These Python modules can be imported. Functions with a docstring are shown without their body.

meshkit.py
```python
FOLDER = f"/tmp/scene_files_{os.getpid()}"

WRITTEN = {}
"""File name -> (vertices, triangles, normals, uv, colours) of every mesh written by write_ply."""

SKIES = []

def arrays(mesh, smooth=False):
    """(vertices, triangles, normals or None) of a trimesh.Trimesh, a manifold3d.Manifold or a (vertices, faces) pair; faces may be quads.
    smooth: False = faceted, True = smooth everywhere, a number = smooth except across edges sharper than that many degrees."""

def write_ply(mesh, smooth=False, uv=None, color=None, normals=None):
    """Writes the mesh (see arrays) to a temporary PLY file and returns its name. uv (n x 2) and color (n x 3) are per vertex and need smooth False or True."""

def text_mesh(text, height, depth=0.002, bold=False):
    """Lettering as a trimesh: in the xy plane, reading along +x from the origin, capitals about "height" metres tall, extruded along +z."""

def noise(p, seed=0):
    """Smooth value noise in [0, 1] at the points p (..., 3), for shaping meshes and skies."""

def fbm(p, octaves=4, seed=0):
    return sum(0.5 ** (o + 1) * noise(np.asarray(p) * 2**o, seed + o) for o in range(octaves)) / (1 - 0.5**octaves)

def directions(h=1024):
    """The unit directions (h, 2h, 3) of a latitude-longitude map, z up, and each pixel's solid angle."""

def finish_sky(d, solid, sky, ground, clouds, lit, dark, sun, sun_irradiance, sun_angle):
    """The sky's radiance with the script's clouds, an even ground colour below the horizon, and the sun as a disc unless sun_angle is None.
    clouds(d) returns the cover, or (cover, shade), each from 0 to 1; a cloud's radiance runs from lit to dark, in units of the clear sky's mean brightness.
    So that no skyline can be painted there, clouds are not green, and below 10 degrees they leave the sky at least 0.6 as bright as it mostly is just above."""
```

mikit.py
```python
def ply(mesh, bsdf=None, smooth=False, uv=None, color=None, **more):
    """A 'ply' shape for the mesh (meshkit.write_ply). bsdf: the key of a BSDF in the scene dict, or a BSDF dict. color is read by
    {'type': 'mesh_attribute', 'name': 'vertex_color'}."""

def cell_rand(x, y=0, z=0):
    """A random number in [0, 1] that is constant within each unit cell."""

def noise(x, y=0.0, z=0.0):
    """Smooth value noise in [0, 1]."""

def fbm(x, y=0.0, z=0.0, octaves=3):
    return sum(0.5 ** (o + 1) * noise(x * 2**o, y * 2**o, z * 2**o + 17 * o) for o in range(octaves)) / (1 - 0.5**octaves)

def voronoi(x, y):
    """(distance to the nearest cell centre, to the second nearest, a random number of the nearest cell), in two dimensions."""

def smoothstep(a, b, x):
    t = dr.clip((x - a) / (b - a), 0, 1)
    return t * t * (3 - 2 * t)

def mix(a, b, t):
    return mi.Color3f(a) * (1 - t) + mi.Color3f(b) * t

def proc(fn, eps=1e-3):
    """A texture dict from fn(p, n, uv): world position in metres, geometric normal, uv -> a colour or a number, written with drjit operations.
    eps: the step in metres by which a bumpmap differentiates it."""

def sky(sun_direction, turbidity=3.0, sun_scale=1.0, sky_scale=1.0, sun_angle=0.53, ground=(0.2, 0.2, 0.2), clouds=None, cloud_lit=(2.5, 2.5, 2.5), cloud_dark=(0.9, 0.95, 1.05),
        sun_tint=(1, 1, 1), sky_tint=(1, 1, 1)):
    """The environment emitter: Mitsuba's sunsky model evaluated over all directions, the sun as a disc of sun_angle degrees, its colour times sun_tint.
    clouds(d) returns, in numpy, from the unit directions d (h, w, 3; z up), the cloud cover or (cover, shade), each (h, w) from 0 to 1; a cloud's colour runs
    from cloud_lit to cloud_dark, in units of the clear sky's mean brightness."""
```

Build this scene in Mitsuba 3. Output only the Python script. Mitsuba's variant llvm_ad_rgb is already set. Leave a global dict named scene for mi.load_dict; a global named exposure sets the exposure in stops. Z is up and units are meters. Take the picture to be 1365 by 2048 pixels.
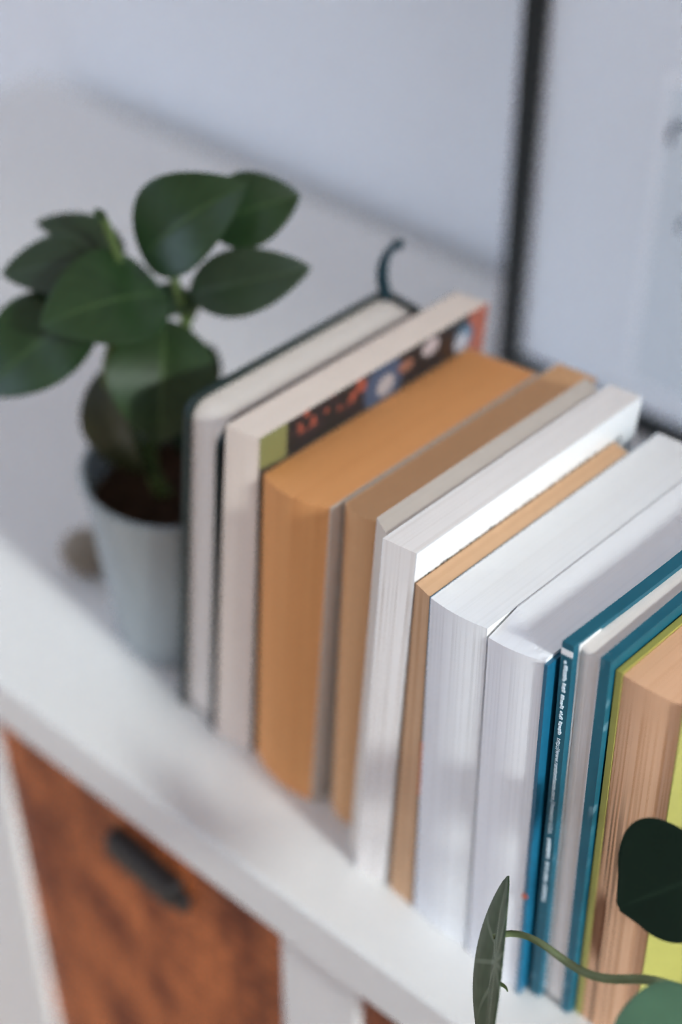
import math, random
import numpy as np, trimesh, drjit as dr, mitsuba as mi, mikit, meshkit
from mikit import noise, fbm, smoothstep, mix, proc

rng = random.Random(7)
T = mi.ScalarTransform4f
scene, labels = {'type': 'scene'}, {}
TZ = 0.80                                   # height of the sideboard's top

# ---------------------------------------------------------------- camera, sky, sun, exposure
PITCH, ROLL, HEAD = math.radians(40.29), math.radians(0.134), math.radians(48.88)
CAM = np.array([0.0, -0.3203, TZ + 0.607])
fh = np.array([-math.cos(HEAD), math.sin(HEAD), 0.0]); rt = np.array([math.sin(HEAD), math.cos(HEAD), 0.0])
fw = fh * math.cos(PITCH) - np.array([0, 0, math.sin(PITCH)])
up = math.cos(ROLL) * np.cross(rt, fw) - math.sin(ROLL) * rt
scene['camera'] = {'type': 'thinlens', 'to_world': T().look_at(origin=CAM.tolist(), target=(CAM + fw).tolist(), up=up.tolist()),
                   'fov': math.degrees(2 * math.atan(682.5 / 3244.0)), 'fov_axis': 'x', 'near_clip': 0.02, 'far_clip': 50.0,
                   'aperture_radius': 0.0102, 'focus_distance': 0.592}
scene['sky'] = mikit.sky((0.880, -0.130, 0.475), turbidity=4.0, sun_scale=0.16, sky_scale=1.0, sun_angle=6.0, ground=(0.30, 0.27, 0.24),
                         clouds=lambda d: 0.9 + 0.1 * meshkit.fbm(d * 3.0, 3), cloud_lit=(0.82, 1.02, 1.36), cloud_dark=(0.68, 0.84, 1.13), sun_tint=(0.70, 0.98, 1.50))
exposure = 4.33


# ---------------------------------------------------------------- helpers
def put(key, mesh, bsdf, smooth=False, **more):
    """One entry of the scene; a key that is taken gets the next three-digit number."""
    k, n = key, 0
    while k in scene:
        n += 1; k = f'{key}_{n:03d}'
    scene[k] = mikit.ply(mesh, bsdf, smooth=smooth, **more)
    return k


def tag(key, label=None, category=None, group=None, kind=None):
    labels[key] = {k: v for k, v in dict(label=label, category=category, group=group, kind=kind).items() if v}


def mat(name, color, rough=0.55, spec=0.4, **more):
    c = color if isinstance(color, dict) else {'type': 'rgb', 'value': list(color)}
    scene[name] = {'type': 'twosided', 'bsdf': {'type': 'principled', 'base_color': c, 'roughness': rough, 'specular': spec, **more}}
    return name


def box(x0, x1, y0, y1, z0, z1, bevel=0.0):
    if bevel <= 0:
        b = trimesh.creation.box(extents=(x1 - x0, y1 - y0, z1 - z0))
        b.apply_translation(((x0 + x1) / 2, (y0 + y1) / 2, (z0 + z1) / 2)); return b
    pts = []
    for X in ((x0, 1), (x1, -1)):
        for Y in ((y0, 1), (y1, -1)):
            for Z in ((z0, 1), (z1, -1)):
                for k in range(3):
                    p = [X[0] + X[1] * bevel, Y[0] + Y[1] * bevel, Z[0] + Z[1] * bevel]
                    p[k] = (X, Y, Z)[k][0]; pts.append(p)
    return trimesh.convex.convex_hull(np.array(pts))


def join(*m): return trimesh.util.concatenate(list(m))


def tube(points, radii, n=10, steps=8):
    """A round tapering tube along a smooth curve through the points, with closed ends."""
    P = np.asarray(points, float); R = np.broadcast_to(np.asarray(radii, float), (len(P),))
    from scipy.interpolate import CubicSpline
    s = np.r_[0, np.cumsum(np.linalg.norm(np.diff(P, axis=0), axis=1))]
    q = np.linspace(0, s[-1], max(2, steps * (len(P) - 1) + 1))
    C = CubicSpline(s, P)(q) if len(P) > 2 else np.stack([np.interp(q, s, P[:, k]) for k in range(3)], 1)
    r = np.interp(q, s, R); t = np.gradient(C, axis=0); t /= np.linalg.norm(t, axis=1, keepdims=True)
    a = np.cross(t, [0.31, 0.2, 0.93]); a /= np.linalg.norm(a, axis=1, keepdims=True); b = np.cross(t, a)
    th = np.arange(n) / n * 2 * np.pi
    V = (C[:, None] + r[:, None, None] * (np.cos(th)[None, :, None] * a[:, None] + np.sin(th)[None, :, None] * b[:, None])).reshape(-1, 3)
    F = []
    for i in range(len(q) - 1):
        for j in range(n):
            p, k = i * n + j, i * n + (j + 1) % n
            F += [[p, k, k + n], [p, k + n, p + n]]
    V = np.vstack([V, C[:1], C[-1:]]); e = len(V)
    for j in range(n):
        F += [[e - 2, (j + 1) % n, j], [e - 1, (len(q) - 1) * n + j, (len(q) - 1) * n + (j + 1) % n]]
    m = trimesh.Trimesh(V, F, process=False); m.fix_normals(); return m


def lathe(profile, n=64):
    """Turned round z; profile is a closed list of (radius, z)."""
    P = np.array(profile, float); th = np.arange(n) / n * 2 * np.pi
    V = np.stack([P[:, None, 0] * np.cos(th), P[:, None, 0] * np.sin(th), np.repeat(P[:, 1:2], n, 1)], -1).reshape(-1, 3)
    F = []
    for i in range(len(P) - 1):
        for j in range(n):
            a, b = i * n + j, i * n + (j + 1) % n
            F += [[a, b, b + n], [a, b + n, a + n]]
    m = trimesh.Trimesh(V, F, process=True); m.update_faces(m.nondegenerate_faces()); m.fix_normals(); return m


# ---------------------------------------------------------------- materials
def paint(c, amp=0.03):
    return proc(lambda p, n, uv: mi.Color3f(*c) * (1 - amp + 2 * amp * fbm(p.x * 6, p.y * 6, p.z * 6)))


mat('wall_paint', paint((0.85, 0.855, 0.86)), 0.7, 0.3)
mat('ceiling_paint', (0.87, 0.755, 0.64), 0.8, 0.2)
mat('warm_wall_paint', (0.78, 0.71, 0.645), 0.8, 0.2)
mat('white_lacquer', paint((0.705, 0.685, 0.66), 0.015), 0.34, 0.5)
mat('black_metal', (0.012, 0.012, 0.012), 0.45, 0.5)
mat('frame_black', (0.010, 0.013, 0.012), 0.4, 0.4)


def floor_tex(p, n, uv):
    row = dr.floor(p.y / 0.14)
    g = fbm(p.x * 3 + row * 7.3, p.y * 60, row)
    c = mix((0.38, 0.285, 0.21), (0.52, 0.40, 0.31), g)
    return c * dr.select(dr.abs(p.y / 0.14 - row - 0.5) > 0.485, 0.4, 1.0)


mat('floor_boards', proc(floor_tex), 0.45, 0.4)


def rattan_tex(p, n, uv):
    k = 0.0085
    a, b = p.x / k, p.z / (k * 0.62)
    ia, ib = dr.floor(a), dr.floor(b)
    over = dr.select((ia + ib) - 2 * dr.floor((ia + ib) / 2) > 0.5, 1.0, 0.0)
    fa, fb = dr.abs(a - ia - 0.5), dr.abs(b - ib - 0.5)
    shade = dr.select(over > 0.5, 1 - 1.1 * fb * fb * 2, 1 - 1.1 * fa * fa * 2)
    tone = 0.55 * mikit.cell_rand(ia * over + 991 * (1 - over), ib * (1 - over), 3) + 0.45 * fbm(p.x * 70, p.z * 45, 2.0)
    patch = fbm(p.x * 28 + 3, p.z * 20 + p.x * 14, 7.0)
    c = mix((0.15, 0.024, 0.005), (0.66, 0.19, 0.055), smoothstep(0.22, 0.80, tone * 0.45 + patch * 0.55))
    return c * shade


mat('rattan', proc(rattan_tex), 0.5, 0.35)


def pages(name, dark, light, fine=1.0, extra=None, rough=0.85):
    """Paper edges: streaks along the leaves (uv.x runs across the block in metres, uv.y along its outline)."""
    def fn(p, n, uv):
        l = 0.5 * noise(uv.x * 2100 * fine, uv.y * 5, 1.0) + 0.38 * noise(uv.x * 4600 * fine, uv.y * 9, 4.0) + 0.12 * noise(uv.x * 420, uv.y * 3, 8.0)
        k = smoothstep(0.2, 0.62, l)
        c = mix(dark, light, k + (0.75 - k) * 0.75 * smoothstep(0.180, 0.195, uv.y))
        return c if extra is None else extra(c, p, uv)
    return mat(name, proc(fn), rough, 0.15)


def wear(c, p, uv):
    """The worn, water-stained leaf edges of the old paperback: dark grooves and a brown stain low on its left side."""
    low = smoothstep(0.160, 0.11, uv.y) * smoothstep(0.020, 0.005, uv.x)
    g = noise(uv.x * 1250 + 0.8 * noise(uv.y * 30, uv.x * 60), uv.y * 7, 21.0)
    c = c * (1 - 0.75 * low * smoothstep(0.52, 0.40, g))
    d = dr.sqrt(dr.square((uv.x - 0.0060 - 0.0012 * noise(uv.y * 60, 3.0)) / 0.0042) + dr.square((uv.y - 0.066) / 0.026))
    s = smoothstep(1.05, 0.5, d + 0.45 * (noise(uv.x * 900, uv.y * 55, 5.0) - 0.5))
    return mix((0.0, 0.0, 0.0), (1, 1, 1), 1.0) * c * (1 - s * 0.8) + mi.Color3f(0.12, 0.034, 0.010) * s * 0.8


pages('cream_pages', (0.70, 0.62, 0.55), (0.80, 0.735, 0.67), 0.8)
pages('pale_pages', (0.69, 0.575, 0.49), (0.78, 0.67, 0.59), 0.8)
pages('orange_pages', (0.64, 0.275, 0.100), (0.72, 0.335, 0.13), 0.5)
pages('tan_pages', (0.60, 0.32, 0.15), (0.68, 0.385, 0.195), 0.6)
pages('greige_pages', (0.56, 0.485, 0.41), (0.62, 0.545, 0.47), 0.6)
pages('ivory_pages', (0.60, 0.535, 0.495), (0.82, 0.775, 0.75), 1.0)
pages('brown_pages', (0.52, 0.30, 0.165), (0.62, 0.39, 0.235), 0.6)
pages('white_pages', (0.74, 0.735, 0.735), (0.86, 0.86, 0.865), 1.0)
pages('bright_pages', (0.82, 0.82, 0.825), (0.92, 0.92, 0.925), 1.0)
pages('smooth_pages', (0.72, 0.66, 0.615), (0.80, 0.755, 0.72), 0.5)
pages('worn_pages', (0.62, 0.32, 0.165), (0.80, 0.48, 0.295), 1.0, wear)
mat('notebook_cover', (0.010, 0.024, 0.022), 0.5, 0.35)
mat('ribbon', (0.008, 0.035, 0.048), 0.6, 0.3)
mat('white_cover', (0.79, 0.795, 0.80), 0.30, 0.5)
mat('pale_cover', (0.62, 0.56, 0.50), 0.5, 0.3)
mat('tan_cover', (0.50, 0.30, 0.17), 0.5, 0.3)
mat('dark_cover', (0.035, 0.030, 0.026), 0.5, 0.3)
mat('blue_cover', (0.008, 0.115, 0.205), 0.35, 0.5)
mat('red_print', (0.55, 0.10, 0.04), 0.5, 0.3)
mat('black_print', (0.03, 0.03, 0.03), 0.6, 0.2)
mat('white_print', (0.74, 0.84, 0.90), 0.5, 0.3)
mat('grey_print', (0.10, 0.14, 0.17), 0.6, 0.2)


def teal_tex(p, n, uv):
    scuff = smoothstep(0.62, 0.80, noise(p.x * 500, p.y * 500, p.z * 160)) * smoothstep(0.45, 0.7, noise(p.x * 90, 1.0, p.z * 45))
    return mix(mix((0.006, 0.085, 0.130), (0.012, 0.115, 0.165), noise(p.x * 200, p.y * 200, p.z * 60)), (0.25, 0.42, 0.50), scuff * 0.4 * smoothstep(0.040, 0.036, p.y))


mat('teal_jacket', proc(teal_tex), 0.42, 0.3)
mat('lime_cover', (0.38, 0.355, 0.085), 0.42, 0.45)


def picture_tex(p, n, uv):
    """The printed cover: uv.x along its depth, uv.y its height, in metres."""
    x, y = uv.x, uv.y
    c = mix((0.010, 0.018, 0.022), (0.02, 0.022, 0.03), noise(x * 200, y * 200))
    red = smoothstep(0.60, 0.70, noise(x * 260, y * 240, 4.0)) * smoothstep(0.190, 0.194, y) * smoothstep(0.020, 0.024, x) * smoothstep(0.070, 0.064, x)
    c = mix(c, (0.33, 0.08, 0.055), red)
    c = mix(c, (0.20, 0.21, 0.085), smoothstep(0.016, 0.0145, x) * smoothstep(0.184, 0.186, y + x * 0.1))

    def oval(cx, cy, rx, ry):
        return smoothstep(1.15, 0.85, dr.sqrt(dr.square((x - cx) / rx) + dr.square((y - cy) / ry)))
    c = mix(c, (0.05, 0.09, 0.16), oval(0.074, 0.191, 0.012, 0.014))
    c = mix(c, (0.40, 0.38, 0.40), oval(0.0755, 0.190, 0.0055, 0.0055))
    c = mix(c, (0.30, 0.14, 0.10), oval(0.088, 0.194, 0.005, 0.003))
    c = mix(c, (0.52, 0.46, 0.48), oval(0.104, 0.1965, 0.0055, 0.0045))
    c = mix(c, (0.42, 0.12, 0.075), smoothstep(0.128, 0.131, x))
    c = mix(c, (0.035, 0.025, 0.022), oval(0.121, 0.190, 0.0095, 0.008))
    c = mix(c, (0.10, 0.20, 0.30), oval(0.127, 0.1895, 0.0065, 0.0075))
    return mix(c, (0.50, 0.53, 0.60), oval(0.126, 0.188, 0.0045, 0.005))


mat('picture_cover', proc(picture_tex), 0.30, 0.5)
mat('zinc', proc(lambda p, n, uv: mix((0.31, 0.35, 0.37), (0.38, 0.42, 0.44), noise(p.x * 90, p.y * 90, p.z * 20))), 0.38, 0.5, metallic=0.55)
mat('soil', proc(lambda p, n, uv: mix((0.008, 0.005, 0.003), (0.05, 0.025, 0.014), fbm(p.x * 300, p.y * 300, p.z * 300))), 0.95, 0.1)
mat('lump_skin', proc(lambda p, n, uv: mix((0.17, 0.135, 0.10), (0.26, 0.215, 0.165), fbm(p.x * 90, p.y * 90, p.z * 90))), 0.8, 0.2)
mat('stem_green', (0.115, 0.17, 0.05), 0.5, 0.4)
mat('stem_pale', proc(lambda p, n, uv: mix((0.13, 0.17, 0.075), (0.20, 0.24, 0.12), noise(p.x * 300, p.y * 300, p.z * 300))), 0.5, 0.4)


def leaf_mat(name, base, vein, rough=0.3, ribs=0.35, spec=0.4):
    """Leaf skin; uv.x from base to tip, uv.y from edge to edge (0 to 1)."""
    def fn(p, n, uv):
        t = dr.abs(uv.y * 2 - 1)
        mid = smoothstep(0.06, 0.015, t)
        side = smoothstep(0.10, 0.0, dr.abs(dr.abs((uv.x * 6 - t * 2.2) - dr.floor(uv.x * 6 - t * 2.2) - 0.5))) * 0.6
        c = mix(base, [0.75 * v for v in base], noise(p.x * 120, p.y * 120, p.z * 120))
        return mix(c, vein, dr.maximum(mid, side * ribs))
    return mat(name, proc(fn), rough, spec)


leaf_mat('leaf_green', (0.023, 0.056, 0.018), (0.045, 0.088, 0.030), 0.36)
leaf_mat('leaf_grey', (0.028, 0.052, 0.024), (0.04, 0.068, 0.032), 0.42)
leaf_mat('leaf_light', (0.024, 0.055, 0.014), (0.055, 0.10, 0.03), 0.5)
leaf_mat('leaf_brown', (0.032, 0.036, 0.010), (0.05, 0.055, 0.02), 0.5)
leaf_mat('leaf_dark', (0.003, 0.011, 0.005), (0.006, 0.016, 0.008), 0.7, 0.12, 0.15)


def under_tex(p, n, uv):
    """Lower side of the shield-shaped leaf: pale ribs fan out from where the stalk meets it."""
    x, y = uv.x - 0.55, (uv.y - 0.80) * 0.5
    a, r = dr.atan2(y, x), dr.sqrt(x * x + y * y)
    f = a * 9 / (2 * math.pi); f = dr.abs(f - dr.floor(f) - 0.5) * r * 2 * math.pi / 9
    rib = smoothstep(0.020, 0.005, f) * smoothstep(0.55, 0.20, r)
    return mix(mix((0.026, 0.048, 0.020), (0.050, 0.080, 0.038), noise(p.x * 300, p.y * 300, p.z * 300)), (0.12, 0.15, 0.095), rib * 0.8)


mat('leaf_under', proc(under_tex), 0.5, 0.35)
leaf_mat('leaf_pale', (0.075, 0.16, 0.095), (0.10, 0.19, 0.12), 0.4, 0.1)

# ---------------------------------------------------------------- the room
WX0, WX1, WY0, WY1, WH = -2.3, 2.0, -3.0, 0.505, 2.5


def wall_with_hole(axis, at, thick, a0, a1, h0, h1, z0, z1):
    """A wall across axis ('x' or 'y') with one window opening a from h0 to h1, z from z0 to z1."""
    out = []
    for (p, q, r, s) in ((a0, h0, 0, WH), (h1, a1, 0, WH), (h0, h1, 0, z0), (h0, h1, z1, WH)):
        out.append(box(at, at + thick, p, q, r, s) if axis == 'x' else box(p, q, at, at + thick, r, s))
    return join(*out)


for key, mesh, m in (('wall_back', box(WX0 - 0.1, WX1 + 0.1, WY1, WY1 + 0.1, 0, WH), 'wall_paint'),
                     ('wall_left', wall_with_hole('x', WX0 - 0.1, 0.1, WY0, WY1, -2.2, 0.35, 0.8, 2.35), 'warm_wall_paint'),  # unseen window, added and sized to brighten the back wall
                     ('wall_right', wall_with_hole('x', WX1, 0.1, WY0, WY1, -1.8, -0.13, 0.75, 2.40), 'warm_wall_paint'),  # unseen window, cut short so the sun misses the top behind the books
                     ('wall_front', wall_with_hole('y', WY0 - 0.1, 0.1, WX0 - 0.1, WX1 + 0.1, -1.9, -0.9, 0.7, 2.2), 'warm_wall_paint'),  # unseen window, put in as fill light for the book fore-edges
                     ('floor', box(WX0 - 0.1, WX1 + 0.1, WY0 - 0.1, WY1 + 0.1, -0.1, 0), 'floor_boards'),
                     ('ceiling', join(box(WX0 - 0.1, -1.4, WY0 - 0.1, WY1 + 0.1, WH, WH + 0.1), box(-0.3, WX1 + 0.1, WY0 - 0.1, WY1 + 0.1, WH, WH + 0.1),
                                      box(-1.4, -0.3, WY0 - 0.1, -0.75, WH, WH + 0.1), box(-1.4, -0.3, -0.35, WY1 + 0.1, WH, WH + 0.1)), 'ceiling_paint')):  # gap in the ceiling is an added skylight, brightens and cools the book tops
    put(key, mesh, m); tag(key, kind='structure')

# ---------------------------------------------------------------- sideboard
SX0, SX1, SY1, BT = -1.04, 0.52, 0.480, 0.034
S = 'sideboard'
put(S + '__top_board', box(SX0, SX1, 0, SY1, TZ - BT, TZ, 0.0015), 'white_lacquer')
put(S + '__carcass', join(box(SX0 + 0.01, SX1 - 0.01, 0.030, SY1 - 0.01, 0.20, 0.218), box(SX0 + 0.01, SX1 - 0.01, SY1 - 0.02, SY1 - 0.01, 0.218, TZ - BT),
                          box(SX0 + 0.01, SX0 + 0.028, 0.030, SY1 - 0.02, 0.218, TZ - BT), box(SX1 - 0.028, SX1 - 0.01, 0.030, SY1 - 0.02, 0.218, TZ - BT)), 'white_lacquer')
edges = [(-1.03, -0.985), (-0.865, -0.815), (-0.690, -0.540), (-0.325, -0.276), (-0.060, -0.012), (0.20, 0.245), (0.465, 0.51)]
for a, b in edges:
    put(S + '__stile', box(a, b, 0.008, 0.032, 0.20, TZ - BT, 0.001), 'white_lacquer')
put(S + '__bottom_rail', box(SX0 + 0.01, SX1 - 0.01, 0.006, 0.030, 0.165, 0.20, 0.001), 'white_lacquer')
for (a, b), (c, d) in zip(edges[:-1], edges[1:]):
    k = put(S + '__door', box(b, c, 0.0125, 0.026, 0.20, TZ - BT), 'rattan')
    labels[k] = {'label': 'woven orange-brown rattan panel'}
    m = (b + c) / 2 + 0.012
    h = join(box(m - 0.026, m + 0.024, 0.001, 0.013, TZ - 0.087, TZ - 0.070, 0.002), box(m + 0.020, m + 0.030, 0.006, 0.013, TZ - 0.092, TZ - 0.078, 0.002))
    h.apply_transform(trimesh.transformations.rotation_matrix(math.radians(8), [0, 1, 0], [m, 0, TZ - 0.08]))
    labels[put(k + '__handle', h, 'black_metal')] = {'label': 'black metal pull handle'}
for x in (SX0 + 0.03, SX1 - 0.075):
    for y in (0.02, SY1 - 0.065):
        put(S + '__leg', box(x, x + 0.045, y, y + 0.045, 0, 0.166 if y < 0.1 else 0.20, 0.002), 'white_lacquer')
tag(S, 'long white sideboard with woven rattan doors that carries the books and plants', 'sideboard')


# ---------------------------------------------------------------- books
class Book:
    """A block given by the feet and heads of its fore-edge (x, y on the top board; x, y, height) and by its depth direction."""
    def __init__(s, bl, br, tl, tr, depth, dx=0.060):
        s.c = [np.array([*bl, 0.0]), np.array([*br, 0.0]), np.array(tl, float), np.array(tr, float)]
        s.d = np.array([dx, 1.0, 0.0]) / math.hypot(dx, 1.0); s.depth = depth
        s.t = np.linalg.norm(s.c[3] - s.c[2]); s.h = (s.c[2][2] + s.c[3][2]) / 2

    def at(s, P):
        """P: across in metres, depth in metres, height in metres -> world."""
        P = np.asarray(P, float); u, v, w = P[..., 0:1] / s.t, P[..., 1:2], P[..., 2:3] / s.h
        a, b, c, d = s.c
        return (1 - w) * ((1 - u) * a + u * b) + w * ((1 - u) * c + u * d) + v * s.d + np.array([0, 0, TZ])

    def solid(s, f, u0, u1, outline, nu=12):
        """Sweeps the outline (depth, height), a closed list, across from u0 to u1; f(u01, v, w) may move the points. Returns mesh and uv."""
        O = np.array(outline, float); n = len(O)
        L = np.r_[0, np.cumsum(np.linalg.norm(np.diff(np.vstack([O, O[:1]]), axis=0), axis=1))][:n]
        us = np.linspace(0, 1, nu + 1)
        P = np.array([[[u0 + (u1 - u0) * k, v, w] for v, w in O] for k in us])
        if f: P = np.array([[f(k, *q) for q in row] for k, row in zip(us, P)])
        V = s.at(P).reshape(-1, 3)
        uv = np.array([[[u0 + (u1 - u0) * k, l] for l in L] for k in us]).reshape(-1, 2)
        F = []
        for i in range(nu):
            for j in range(n):
                a, b = i * n + j, i * n + (j + 1) % n
                F += [[a, a + n, b + n], [a, b + n, b]]
        cap = trimesh.creation.triangulate_polygon(__import__('shapely').Polygon(O), engine='earcut')
        idx = [int(np.argmin(np.linalg.norm(O - q, axis=1))) for q in cap[0]]
        for tri in cap[1]:
            t = [idx[q] for q in tri]
            F += [t[::-1], [q + nu * n for q in t]]
        return trimesh.Trimesh(V, F, process=False), uv

    def block(s, u0, u1, v0, v1, w0, w1, bulge=0.0, rc=0.0, hollow=0.0, chamfer=None, nu=14):
        O = [(v0, w0 + (w1 - w0 - rc) * k / 10) for k in range(11)]
        if rc > 0: O += [(v0 + rc - rc * math.cos(a), w1 - rc + rc * math.sin(a)) for a in np.linspace(0, math.pi / 2, 7)[1:]]
        O += [(v0 + rc + (v1 - v0 - rc) * k / 6, w1) for k in range(1, 7)] + [(v1, w0)]

        def f(k, u, v, w):
            x = 2 * k - 1
            v = v - bulge * (1 - x * x) * max(0, 1 - (v - v0) / 0.03)
            w = w + hollow * x * x * (w > w1 - 1e-6)
            return (u, v, w)
        return s.solid(f, u0, u1, O, nu)

    def panel(s, u0, u1, v0, v1, w0, w1, rc=0.0, bow=None):
        """A sheet or board lying against one side of the block; uv = (depth, height)."""
        nv, nw = 10, 10
        vs = np.r_[v0, np.linspace(v0 + max(rc, 1e-4), v1, nv)]
        ws = np.linspace(w0, w1, nw + 1)
        if rc > 0:
            O = [(v0, w0), (v0, w1 - rc)] + [(v0 + rc - rc * math.cos(a), w1 - rc + rc * math.sin(a)) for a in np.linspace(0, math.pi / 2, 7)[1:]]
            O += [(v0 + rc + (v1 - v0 - rc) * k / 8, w1) for k in range(1, 9)] + [(v1, w0)]
            return s.solid((lambda k, u, v, w: (u + (bow(v, w) if bow else 0), v, w)), u0, u1, O, 1)
        P, uv, F = [], [], []
        vs = np.linspace(v0, v1, nv + 1)
        for u in (u0, u1):
            for v in vs:
                for w in ws:
                    P.append((u + (bow(v, w) if bow else 0), v, w)); uv.append((v, w))
        N = (nv + 1) * (nw + 1); g = lambda i, j: i * (nw + 1) + j
        for i in range(nv):
            for j in range(nw):
                a, b, c, d = g(i, j), g(i + 1, j), g(i + 1, j + 1), g(i, j + 1)
                F += [[a, d, c], [a, c, b], [a + N, b + N, c + N], [a + N, c + N, d + N]]
        rim = [g(i, 0) for i in range(nv)] + [g(nv, j) for j in range(nw)] + [g(i, nw) for i in range(nv, 0, -1)] + [g(0, j) for j in range(nw, 0, -1)]
        for a, b in zip(rim, rim[1:] + rim[:1]): F += [[a, b, b + N], [a, b + N, a + N]]
        return trimesh.Trimesh(s.at(P), F, process=False), np.array(uv)


def add(key, mu, m, smooth=False):
    mesh, uv = mu
    mesh = trimesh.Trimesh(mesh.vertices, mesh.faces, process=False)
    if mesh.volume < 0: mesh.invert()
    return put(key, mesh, m, smooth, uv=uv)


def paperback(key, b, paper, cover_l, cover_r, th=0.0004, bulge=0.0, hollow=0.0, page_low=0.0, inset=0.0, bow_l=None, bow_r=None, rc=0.0, spine='pale_cover'):
    """Leaves, a sheet of cover on either side, and the spine at the far end."""
    add(key + '__pages', b.block(th, b.t - th, inset, b.depth - 0.0006, 0.0003, b.h - page_low, bulge, rc, hollow), paper)
    add(key + '__front_cover', b.panel(0, th, 0, b.depth, 0.0001, b.h, rc, bow_l), cover_l)
    add(key + '__back_cover', b.panel(b.t - th, b.t, 0, b.depth, 0.0001, b.h, rc, bow_r), cover_r)
    add(key + '__spine', b.panel(0, b.t, b.depth - 0.0004, b.depth, 0.0001, b.h), spine)


# dark notebook, leftmost
b = Book((-0.4340, 0.0526), (-0.4080, 0.0505), (-0.4142, 0.0526, 0.1998), (-0.3905, 0.0505, 0.1998), 0.1235)
k = 'notebook'
add(k + '__pages', b.block(0.0026, b.t - 0.0026, 0.0030, b.depth - 0.003, 0.003, b.h - 0.0028, 0.0, 0.008), 'cream_pages')
add(k + '__front_cover', b.panel(0, 0.0024, 0, b.depth, 0.0002, b.h, 0.009), 'notebook_cover')
add(k + '__back_cover', b.panel(b.t - 0.0026, b.t - 0.0002, 0.0, b.depth, 0.0002, b.h - 0.006, 0.009), 'notebook_cover')
add(k + '__spine', b.panel(0, b.t, b.depth - 0.002, b.depth, 0.0002, b.h), 'notebook_cover')
rib = np.array([(-0.4040, 0.1705, 0.1850), (-0.4035, 0.1731, 0.1958), (-0.4035, 0.1706, 0.2075), (-0.4035, 0.1707, 0.2155), (-0.4032, 0.1740, 0.2212), (-0.4025, 0.1800, 0.2226)]) + np.array([0, 0, TZ])
r_ = tube(rib, [0.0024, 0.0030, 0.0030, 0.0026, 0.0020, 0.0019])
kn = trimesh.creation.icosphere(2, 0.0026); kn.apply_translation(rib[-1])
labels[put(k + '__ribbon', join(r_, kn), 'ribbon', 30)] = {'label': 'dark teal ribbon bookmark curling up from the pages'}
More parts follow.
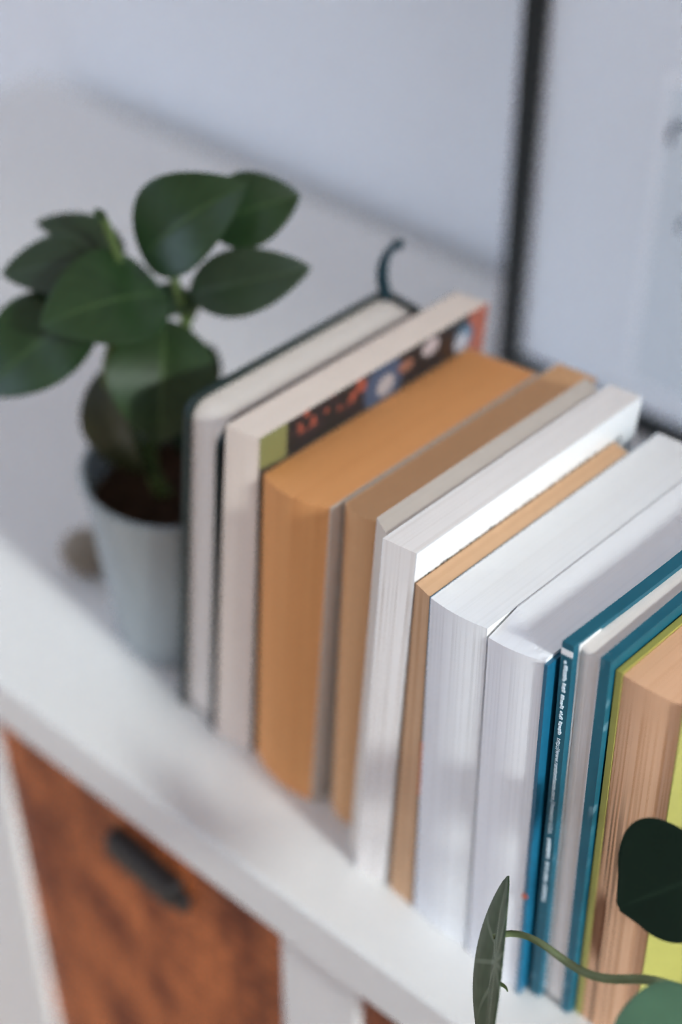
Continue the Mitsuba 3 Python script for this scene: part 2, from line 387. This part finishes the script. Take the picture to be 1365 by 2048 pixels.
tag(k, 'dark green hardcover notebook with rounded corners, cream pages and a ribbon bookmark', 'notebook')

# paperback with the printed picture cover
b = Book((-0.4065, 0.0500), (-0.3840, 0.0530), (-0.3866, 0.0497, 0.2021), (-0.3695, 0.0530, 0.2015), 0.1430)
k = 'book'
paperback(k, b, 'pale_pages', 'dark_cover', 'picture_cover', 0.0005, 0.0004)
labels[k + '__back_cover'] = {'label': 'dark printed cover with red, white and olive shapes'}
tag(k, 'pale-paged paperback with a dark picture cover, standing right of the dark notebook', 'book')

# thick orange paperback
b = Book((-0.3822, 0.0544), (-0.3405, 0.0490), (-0.3705, 0.0544, 0.1820), (-0.3276, 0.0490, 0.1905), 0.1300)
k = 'book_001'
paperback(k, b, 'orange_pages', 'tan_cover', 'pale_cover', 0.0006, 0.0045, 0.0)
tag(k, 'thick paperback with orange-brown rounded pages, the widest of the tan books', 'book')

# tan paperback beside it
b = Book((-0.3338, 0.0555), (-0.3150, 0.0510), (-0.3262, 0.0555, 0.1905), (-0.3035, 0.0510, 0.1955), 0.1360)
k = 'book_002'
paperback(k, b, 'tan_pages', 'pale_cover', 'tan_cover', 0.0007, 0.0030, 0.0)
tag(k, 'tan-paged paperback with a pale cover, right of the thick orange-brown book', 'book')

# thin greige paperback
b = Book((-0.3110, 0.0430), (-0.3005, 0.0365), (-0.2990, 0.0430, 0.2055), (-0.2883, 0.0365, 0.2068), 0.1290)
k = 'book_003'
paperback(k, b, 'greige_pages', 'pale_cover', 'pale_cover', 0.0004, 0.0)
tag(k, 'thin greige-paged book squeezed between a tan and a white paperback', 'book')

# slim white paperback
b = Book((-0.2987, 0.0330), (-0.2842, 0.0350), (-0.2877, 0.0330, 0.2082), (-0.2728, 0.0350, 0.2078), 0.1385)
k = 'book_004'
paperback(k, b, 'ivory_pages', 'white_cover', 'white_cover', 0.0004, 0.0, spine='white_cover')
tag(k, 'slim paperback with ivory pages and a glossy white cover rising above the brown book', 'book')
q = 0.006
while q < 0.128:
    w_ = rng.uniform(0.0005, 0.0013)
    if rng.random() < 0.84:
        z_ = b.h - 0.0142 - 0.0018 + rng.uniform(-0.0003, 0.0006)
        put(k + '__back_cover__print', b.panel(b.t, b.t + 0.00012, q, q + w_, z_ - 0.003, z_ + rng.choice([0.0006, 0.0010, 0.0014]))[0], 'black_print')
    q += w_ + rng.uniform(0.0004, 0.0011)

# short brown paperback
b = Book((-0.2800, 0.0350), (-0.2665, 0.0340), (-0.2728, 0.0350, 0.1930), (-0.2652, 0.0340, 0.1915), 0.1225)
k = 'book_005'
paperback(k, b, 'brown_pages', 'tan_cover', 'tan_cover', 0.0003, 0.0)
tag(k, 'short brown-paged paperback between the glossy white cover and the thick white book', 'book')

# thick white book with a blue front cover
b = Book((-0.2655, 0.0338), (-0.2350, 0.0323), (-0.2650, 0.0338, 0.1915), (-0.2372, 0.0323, 0.1942), 0.1425)
k = 'book_006'
paperback(k, b, 'white_pages', 'blue_cover', 'white_cover', 0.0004, 0.0012, spine='white_cover')
labels[k + '__front_cover'] = {'label': 'thin blue cover'}
labels[put(k + '__front_cover__red_mark', b.panel(-0.0003, 0.0004, -0.0002, 0.03, 0.078, 0.112)[0], 'red_print')] = {'label': 'red patch on the blue cover'}
tag(k, 'thick paperback with flat white pages and a thin blue cover on its left', 'book')

# second thick white book, fore-edge corner rubbed off
b = Book((-0.2336, 0.0320), (-0.2015, 0.0297), (-0.2366, 0.0320, 0.1948), (-0.2066, 0.0297, 0.1990), 0.1440)
k = 'book_007'
th = 0.0027
O = [(0, 0.0003 + (b.h - 0.0003) * q / 12) for q in range(13)] + [(0.0155 * q / 6, b.h) for q in range(1, 7)] + [(0.0155 + (b.depth - 0.0161) * q / 5, b.h) for q in range(1, 6)] + [(b.depth - 0.0006, 0.0003)]


def rub(s, u, v, w):
    """The rubbed corner: a sloping facet along the top of the fore-edge that runs out at the right side."""
    e = 0.0155 * (1 - s)
    if w > b.h - 1e-6 and v < e: w = w - 0.0042 * (1 - s * 0.75) * (1 - v / max(e, 1e-6))
    return (u, v - 0.0012 * (1 - (2 * s - 1) ** 2) * max(0, 1 - v / 0.03), w)


add(k + '__pages', b.solid(rub, 0.0004, b.t - th - 0.0004, O, 14), 'bright_pages')
add(k + '__front_cover', b.panel(0, 0.0003, 0.016, b.depth, 0.0001, b.h), 'white_cover')
labels[add(k + '__back_cover', b.panel(b.t - 0.0030, b.t - 0.0014, -0.0012, b.depth, 0.0001, b.h - 0.0015), 'blue_cover')] = {'label': 'blue back cover'}
add(k + '__spine', b.panel(0, b.t, b.depth - 0.0004, b.depth, 0.0001, b.h), 'white_cover')
c_ = trimesh.creation.cylinder(0.0013, 0.0006); c_.apply_transform(trimesh.transformations.rotation_matrix(math.pi / 2, [1, 0, 0])); c_.apply_translation(b.at((b.t - 0.0023, -0.0015, 0.0665)))
put(k + '__back_cover__red_mark', c_, 'red_print')
tag(k, 'thick white book with rubbed corner and blue back cover, left of the teal hardcover', 'book')

# teal hardcover with a lettered jacket fold
b = Book((-0.2000, 0.0330), (-0.1812, 0.0345), (-0.2060, 0.0330, 0.2079), (-0.1870, 0.0345, 0.2079), 0.1500)
k = 'book_008'
bt = 0.0046
lb = add(k + '__front_board', b.panel(0, bt, 0, b.depth, 0.0002, b.h, 0.0, lambda v, w: 0.0016 * math.sin(math.pi * min(1, v / 0.15))), 'teal_jacket')
rb = add(k + '__back_board', b.panel(b.t - 0.0042, b.t - 0.0002, 0.0006, b.depth, 0.0002, b.h + 0.0004), 'teal_jacket')
add(k + '__pages', b.block(bt + 0.0002, b.t - 0.0044, 0.0040, b.depth - 0.004, 0.0030, b.h - 0.0022, 0.0018, 0.002), 'smooth_pages')
add(k + '__endpaper', b.panel(b.t - 0.0050, b.t - 0.0043, 0.0012, b.depth - 0.004, 0.002, b.h - 0.0012), 'white_cover')
add(k + '__endpaper_left', b.panel(bt + 0.0001, bt + 0.0005, 0.0030, b.depth - 0.004, 0.002, b.h - 0.0012), 'white_cover')
scene[k + '__endpaper_001'] = scene.pop(k + '__endpaper_left')
add(k + '__spine', b.panel(0, b.t, b.depth - 0.003, b.depth, 0.0002, b.h), 'teal_jacket')
add(k + '__front_board__fold', b.panel(0.0002, bt, -0.0004, 0.0004, b.h - 0.0055, b.h - 0.0030), 'white_cover')


def lettering(text, length, u, top, key, m):
    """Lettering that runs down the fore-edge side of the jacket fold, heads of the letters to the right."""
    t = meshkit.text_mesh(text, 0.0015, 0.00012)
    V = np.array(t.vertices) * (length / t.vertices[:, 0].max(), 1, 1)
    P = np.stack([u + V[:, 1], -0.0003 - V[:, 2], top - V[:, 0]], 1)
    t = trimesh.Trimesh(b.at(P), t.faces, process=False)
    put(key, t, m); return V[:, 0].max()


end = 0.1605
lettering('http://www.randomhouse.com | Printed in U.S.A.', 0.0540, 0.0017, end, k + '__front_board__lettering', 'white_print')
labels[k + '__front_board__lettering'] = {'label': 'small white lettering'}
q = b.h - 0.0085
marks = []
for lo, hi in ((0.1625, b.h - 0.0085), (0.066, 0.1035)):
    q = hi
    while q > lo:
        w_ = rng.uniform(0.0004, 0.0011)
        if rng.random() < 0.86:
            a_, h_ = rng.choice([0.0016, 0.0018, 0.0018]), rng.choice([0.0008, 0.0012, 0.0012])
            marks.append(b.panel(a_, a_ + h_, -0.00035, 0.0, q - w_, q)[0])
        q -= w_ + rng.uniform(0.0002, 0.0005)
put(k + '__front_board__small_print', join(*marks), 'white_print')
labels[k + '__front_board__small_print'] = {'label': 'small illegible white print', 'kind': 'stuff'}
tag(k, 'teal hardcover with white lettering down the jacket edge and smooth white pages', 'book')

# worn old paperback in yellow-green covers
b = Book((-0.1802, 0.0380), (-0.1510, 0.0373), (-0.1864, 0.0380, 0.2030), (-0.1580, 0.0373, 0.2055), 0.1300)
k = 'book_009'
add(k + '__pages', b.block(0.0030, b.t - 0.0006, 0.0004, b.depth - 0.0006, 0.0003, b.h - 0.0010, 0.0008), 'worn_pages')
add(k + '__front_cover', b.panel(0.0002, 0.0028, 0, b.depth, 0.0001, b.h), 'lime_cover')
add(k + '__back_cover', b.panel(b.t - 0.0005, b.t, -0.001, b.depth, 0.0001, b.h), 'lime_cover')
add(k + '__spine', b.panel(0, b.t, b.depth - 0.0004, b.depth, 0.0001, b.h), 'lime_cover')
tag(k, 'worn orange-brown paperback in yellow-green covers at the right end of the row', 'book')


# ---------------------------------------------------------------- framed print
FX, FY, FW_, FH_ = -0.4925, 0.395, 0.36, 0.50
k = 'framed_print'
bw, bd = 0.0148, 0.018
for m_ in (box(FX, FX + bw, FY, FY + bd, TZ, TZ + FH_, 0.0006), box(FX + FW_ - bw, FX + FW_, FY, FY + bd, TZ, TZ + FH_, 0.0006),
           box(FX + bw, FX + FW_ - bw, FY, FY + bd, TZ, TZ + bw, 0.0006), box(FX + bw, FX + FW_ - bw, FY, FY + bd, TZ + FH_ - bw, TZ + FH_, 0.0006)):
    put(k + '__frame_bar', m_, 'frame_black')
mat('print_paper', (0.90, 0.915, 0.93), 0.6, 0.3)
mat('print_picture', (0.82, 0.86, 0.88), 0.6, 0.3)
mat('print_border', (0.97, 0.975, 0.98), 0.6, 0.3)
put(k + '__mat_board', box(FX + bw, FX + FW_ - bw, FY + 0.005, FY + bd - 0.002, TZ + bw, TZ + FH_ - bw), 'print_paper')
px0, px1, pz0, pz1 = -0.4005, FX + FW_ - 0.085, 0.03, 0.231
put(k + '__border', box(px0, px1, FY + 0.0036, FY + 0.005, TZ + pz0, TZ + pz1, 0.0004), 'print_border')
labels[put(k + '__picture', box(px0 + 0.0065, px1 - 0.0065, FY + 0.0030, FY + 0.0036, TZ + pz0 + 0.0065, TZ + pz1 - 0.0065), 'print_picture')] = {'label': 'pale blue-grey sheet inside the white border'}
put(k + '__picture__mark', tube([(-0.3915, FY + 0.0028, TZ + 0.192), (-0.3915, FY + 0.0028, TZ + 0.199), (-0.3885, FY + 0.0028, TZ + 0.2045), (-0.383, FY + 0.0028, TZ + 0.2055), (-0.378, FY + 0.0028, TZ + 0.202)], 0.0013, 8), 'grey_print', 30)
put(k + '__picture__mark', tube([(-0.3765, FY + 0.0028, TZ + 0.143), (-0.3775, FY + 0.0028, TZ + 0.148), (-0.374, FY + 0.0028, TZ + 0.152)], 0.0012, 8), 'grey_print', 30)
st = trimesh.Trimesh([(FX + 0.16, FY + bd, TZ + 0.34), (FX + 0.20, FY + bd, TZ + 0.34), (FX + 0.20, FY + bd + 0.08, TZ), (FX + 0.16, FY + bd + 0.08, TZ)] + [(FX + 0.16, FY + bd + 0.004, TZ + 0.345), (FX + 0.20, FY + bd + 0.004, TZ + 0.345), (FX + 0.20, FY + bd + 0.085, TZ), (FX + 0.16, FY + bd + 0.085, TZ)],
                     [(0, 1, 2), (0, 2, 3), (4, 6, 5), (4, 7, 6), (0, 4, 5), (0, 5, 1), (3, 2, 6), (3, 6, 7), (0, 3, 7), (0, 7, 4), (1, 5, 6), (1, 6, 2)])
put(k + '__strut', st, 'frame_black')
tag(k, 'white print in a thin black frame standing on the sideboard behind the books', 'picture frame')


# ---------------------------------------------------------------- plants
def leaf(base, tip, normal, width, fold=0.15, droop=0.0, cup=0.0, shape=0.85, power=0.72, thick=0.0006, ns=22, nt=12, wave=0.0, skew=0.0, lip=0.0):
    """A leaf blade from base to tip; normal says where its upper side faces. Returns mesh and uv."""
    B, E, N = (np.asarray(x, float) for x in (base, tip, normal))
    L = np.linalg.norm(E - B); d = (E - B) / L
    N = N - d * (N @ d); N /= np.linalg.norm(N); S_ = np.cross(d, N)
    s = np.linspace(0, 1, ns + 1); t = np.linspace(-1, 1, nt + 1)
    wd = width / 2 * np.clip(np.sin(np.pi * s ** shape), 0, None) ** power
    wd[0] = max(wd[0], 0.0006); wd[-1] = 0.0003
    if lip: wd = np.maximum(wd, lip); s = s + np.where(s > 0.97, 0.075, 0)
    side = 1 + skew * np.sign(t)
    P = B + np.outer(s * L, d) + np.outer(4 * droop * s * (1 - s), N)
    off = fold * np.abs(t) - cup * t ** 2
    top = P[:, None] + wd[:, None, None] * ((t * side)[None, :, None] * S_ + off[None, :, None] * N) + (wave * np.sin(7 * s + 1)[:, None] * np.abs(t)[None] ** 2)[..., None] * N
    low = top - thick * N
    n = nt + 1; V = np.vstack([top.reshape(-1, 3), low.reshape(-1, 3)]); M = (ns + 1) * n; F = []
    for i in range(ns):
        for j in range(nt):
            a, b_, c, e = i * n + j, i * n + j + 1, (i + 1) * n + j + 1, (i + 1) * n + j
            F += [[a, b_, c], [a, c, e], [a + M, c + M, b_ + M], [a + M, e + M, c + M]]
    rim = [j for j in range(nt)] + [i * n + nt for i in range(ns)] + [ns * n + j for j in range(nt, 0, -1)] + [i * n for i in range(ns, 0, -1)]
    for a, b_ in zip(rim, rim[1:] + rim[:1]): F += [[a, a + M, b_ + M], [a, b_ + M, b_]]
    uv = np.array([[si, (tj + 1) / 2] for si in s for tj in t] * 2)
    m = trimesh.Trimesh(V, F, process=False)
    if m.volume < 0: m.invert()
    return m, uv


Z = np.array([0, 0, TZ])
k = 'potted_plant'
PX, PY, RB, RT, PH = -0.4735, 0.0990, 0.0395, 0.0480, 0.1054
pot = lathe([(0, 0), (RB - 0.002, 0), (RB, 0.002), (RT - 0.0005, PH - 0.003), (RT + 0.0012, PH - 0.0015), (RT + 0.0008, PH), (RT - 0.0012, PH), (RT - 0.0022, PH - 0.003), (RT - 0.0035, 0.082), (0, 0.082)])
pot.apply_translation((PX, PY, TZ)); put(k + '__pot', pot, 'zinc', 40)
so = trimesh.creation.icosphere(4, 1.0); so.vertices *= (RT - 0.0033, RT - 0.0033, 0.006)
so.vertices[:, 2] += 0.004 * (meshkit.fbm(so.vertices * 130, 3) - 0.5)
so.apply_translation((PX, PY, TZ + 0.083)); put(k + '__soil', so, 'soil', True)
tc = np.array([0.747, -0.665, 0.0])         # level direction from the plant towards the viewer's side of the room
ri = np.array([0.665, 0.747, 0.0])
uz = np.array([0, 0, 1.0])
for pts, r in (([(-0.4800, 0.0915, 0.0845), (-0.4876, 0.0830, 0.1263), (-0.4928, 0.0772, 0.1654), (-0.486, 0.0848, 0.2034), (-0.4871, 0.0835, 0.2348), (-0.489, 0.0815, 0.2451)], [0.003, 0.0028, 0.0026, 0.0022, 0.002, 0.002]),
               ([(-0.4760, 0.0950, 0.0845), (-0.4758, 0.0963, 0.1457), (-0.4675, 0.1057, 0.1876), (-0.4703, 0.1025, 0.2175), (-0.4688, 0.1042, 0.2354)], [0.0032, 0.003, 0.0026, 0.002, 0.0016]),
               ([(-0.4675, 0.1057, 0.1876), (-0.4627, 0.111, 0.2006)], [0.0022, 0.0016])):
    put(k + '__stem', tube(np.array(pts) + Z, r), 'stem_green', 40)
for base, tip, nrm, w, fold, droop, m in (
        ((-0.4790, 0.0930, 0.2240), (-0.4400, 0.1217, 0.2640), 0.75 * tc + 0.65 * uz - 0.3 * ri, 0.043, 0.25, 0.010, 'leaf_green'),
        ((-0.4600, 0.1148, 0.2385), (-0.4315, 0.1460, 0.2515), 0.75 * tc + 0.7 * uz, 0.034, 0.12, 0.004, 'leaf_green'),
        ((-0.4590, 0.1014, 0.2100), (-0.4151, 0.1345, 0.2265), 0.8 * tc + 0.55 * uz, 0.030, 0.30, 0.005, 'leaf_grey'),
        ((-0.4960, 0.0978, 0.2193), (-0.5327, 0.0775, 0.2290), 0.3 * tc + 0.9 * uz, 0.020, 0.2, 0.003, 'leaf_grey'),
        ((-0.4900, 0.0917, 0.2184), (-0.5300, 0.0525, 0.2144), 0.55 * tc + 0.8 * uz, 0.031, 0.15, 0.003, 'leaf_grey'),
        ((-0.4715, 0.0984, 0.2060), (-0.4860, 0.0371, 0.2130), 0.6 * tc + 0.8 * uz - 0.1 * ri, 0.048, 0.15, 0.008, 'leaf_green'),
        ((-0.4930, 0.0760, 0.1990), (-0.5170, 0.0246, 0.1690), 0.65 * tc + 0.7 * uz - 0.35 * ri, 0.046, 0.18, 0.010, 'leaf_green'),
        ((-0.4870, 0.0988, 0.1945), (-0.4620, 0.1102, 0.2007), 0.6 * tc + 0.7 * uz, 0.017, 0.2, 0.002, 'leaf_green'),
        ((-0.4730, 0.0976, 0.1930), (-0.4540, 0.0711, 0.1450), 0.85 * tc + 0.35 * uz, 0.050, 0.30, 0.014, 'leaf_light'),
        ((-0.4955, 0.0790, 0.1650), (-0.4800, 0.0884, 0.1006), 0.7 * tc - 0.6 * ri, 0.034, 0.25, 0.012, 'leaf_brown'),
        ((-0.4700, 0.1180, 0.1700), (-0.4760, 0.1100, 0.1000), 0.7 * tc + 0.5 * ri, 0.034, 0.2, -0.006, 'leaf_green'),
        ((-0.4890, 0.0815, 0.2440), (-0.4925, 0.0800, 0.2500), tc, 0.006, 0.2, 0.0, 'leaf_light')):
    add(k + '__leaf', leaf(np.array(base) + Z, np.array(tip) + Z, nrm, w, fold, droop), m, True)
tag(k, 'small green plant with oval leaves in a grey zinc pot left of the books', 'potted plant')

# added lump standing in for the dark blob beside the pot
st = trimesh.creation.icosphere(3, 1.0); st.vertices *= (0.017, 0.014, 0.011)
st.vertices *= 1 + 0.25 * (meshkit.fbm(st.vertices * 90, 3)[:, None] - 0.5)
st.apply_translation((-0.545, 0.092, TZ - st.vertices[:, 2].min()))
put('dark_lump', st, 'lump_skin', True); tag('dark_lump', 'added taupe lump standing in for the dark blob left of the zinc pot', 'dark_lump')

# trailing plant in front of the books, its pot beyond the right edge of the picture
k = 'trailing_plant'
QX, QY = 0.030, 0.085
pot = lathe([(0, 0), (0.038, 0), (0.040, 0.002), (0.050, 0.090), (0.0515, 0.092), (0.0495, 0.092), (0.046, 0.086), (0.0455, 0.080), (0, 0.080)])
pot.apply_translation((QX, QY, TZ)); put(k + '__pot', pot, 'white_lacquer', 40)
so = trimesh.creation.icosphere(3, 1.0); so.vertices *= (0.0452, 0.0452, 0.005); so.apply_translation((QX, QY, TZ + 0.081)); put(k + '__soil', so, 'soil', True)
right = np.array([0.7523, 0.6588, 0.0]); upv = np.array([-0.427, 0.4856, 0.7628]); back = np.array([0.5016, -0.5746, 0.6467])   # leaf directions
F1 = np.array((-0.1846, -0.0196, 0.1127))
put(k + '__stem', tube(np.array([F1 - 0.0035 * right - 0.001 * upv, F1 + 0.0005 * right, (-0.1703, -0.0176, 0.1189), (-0.1527, -0.0183, 0.1201), (-0.1436, -0.0167, 0.1222), (-0.1305, -0.0095, 0.1261), (-0.1198, -0.0066, 0.1282), (-0.075, 0.020, 0.135), (-0.01, 0.065, 0.118), (0.02, 0.080, 0.082)]) + Z,
                       [0.0009, 0.0012, 0.0013, 0.0015, 0.0016, 0.0017, 0.0017, 0.0018, 0.0018, 0.002]), 'stem_pale', 40)
put(k + '__stem', tube(np.array([(-0.1300, 0.0185, 0.1580), (-0.10, 0.035, 0.165), (-0.04, 0.065, 0.14), (0.022, 0.088, 0.082)]) + Z, [0.001, 0.0012, 0.0016, 0.002]), 'stem_pale', 40)
put(k + '__stem', tube(np.array([(-0.1020, -0.0060, 0.140), (-0.06, 0.025, 0.148), (0.0, 0.065, 0.12), (0.028, 0.080, 0.082)]) + Z, [0.001, 0.0012, 0.0016, 0.002]), 'stem_pale', 40)


def shield(center, axis, normal, a, b_, m, fold=0.1):
    """A shield-shaped blade whose stalk meets its lower side near the middle."""
    c = np.asarray(center, float) + Z; ax = np.asarray(axis, float); ax = ax / np.linalg.norm(ax)
    return add(k + '__leaf', leaf(c - ax * a, c + ax * a, normal, 2 * b_, fold, 0.002, 0.15, 0.9, ns=26, nt=16), m, True)


shield((-0.1807, -0.0277, 0.1050), np.array((-0.1949, -0.0106, 0.1287)) - np.array((-0.1745, -0.0451, 0.0930)), -0.93 * right + 0.13 * back, 0.0325, 0.0200, 'leaf_under', 0.22)
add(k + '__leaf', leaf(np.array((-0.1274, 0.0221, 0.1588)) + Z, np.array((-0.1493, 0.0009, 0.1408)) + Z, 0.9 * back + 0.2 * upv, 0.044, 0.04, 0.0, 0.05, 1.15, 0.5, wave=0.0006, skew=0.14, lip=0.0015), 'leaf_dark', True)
add(k + '__leaf', leaf(np.array((-0.1000, -0.0160, 0.1330)) + Z, np.array((-0.1275, -0.0380, 0.1345)) + Z, 0.8 * back + 0.6 * upv, 0.032, 0.08, 0.002, 0.05, 0.9), 'leaf_pale', True)
put(k + '__tendril', tube(np.array([F1 - 0.0045 * right - 0.0175 * upv, F1 - 0.001 * right - 0.0180 * upv, F1 + 0.0008 * right - 0.0190 * upv, F1 + 0.0018 * right - 0.0208 * upv]) + Z, [0.0009, 0.0008, 0.0006, 0.0002], 8), 'stem_green', 40)
tag(k, 'trailing green plant whose thin stem and leaves hang in front of the right-hand books', 'plant')
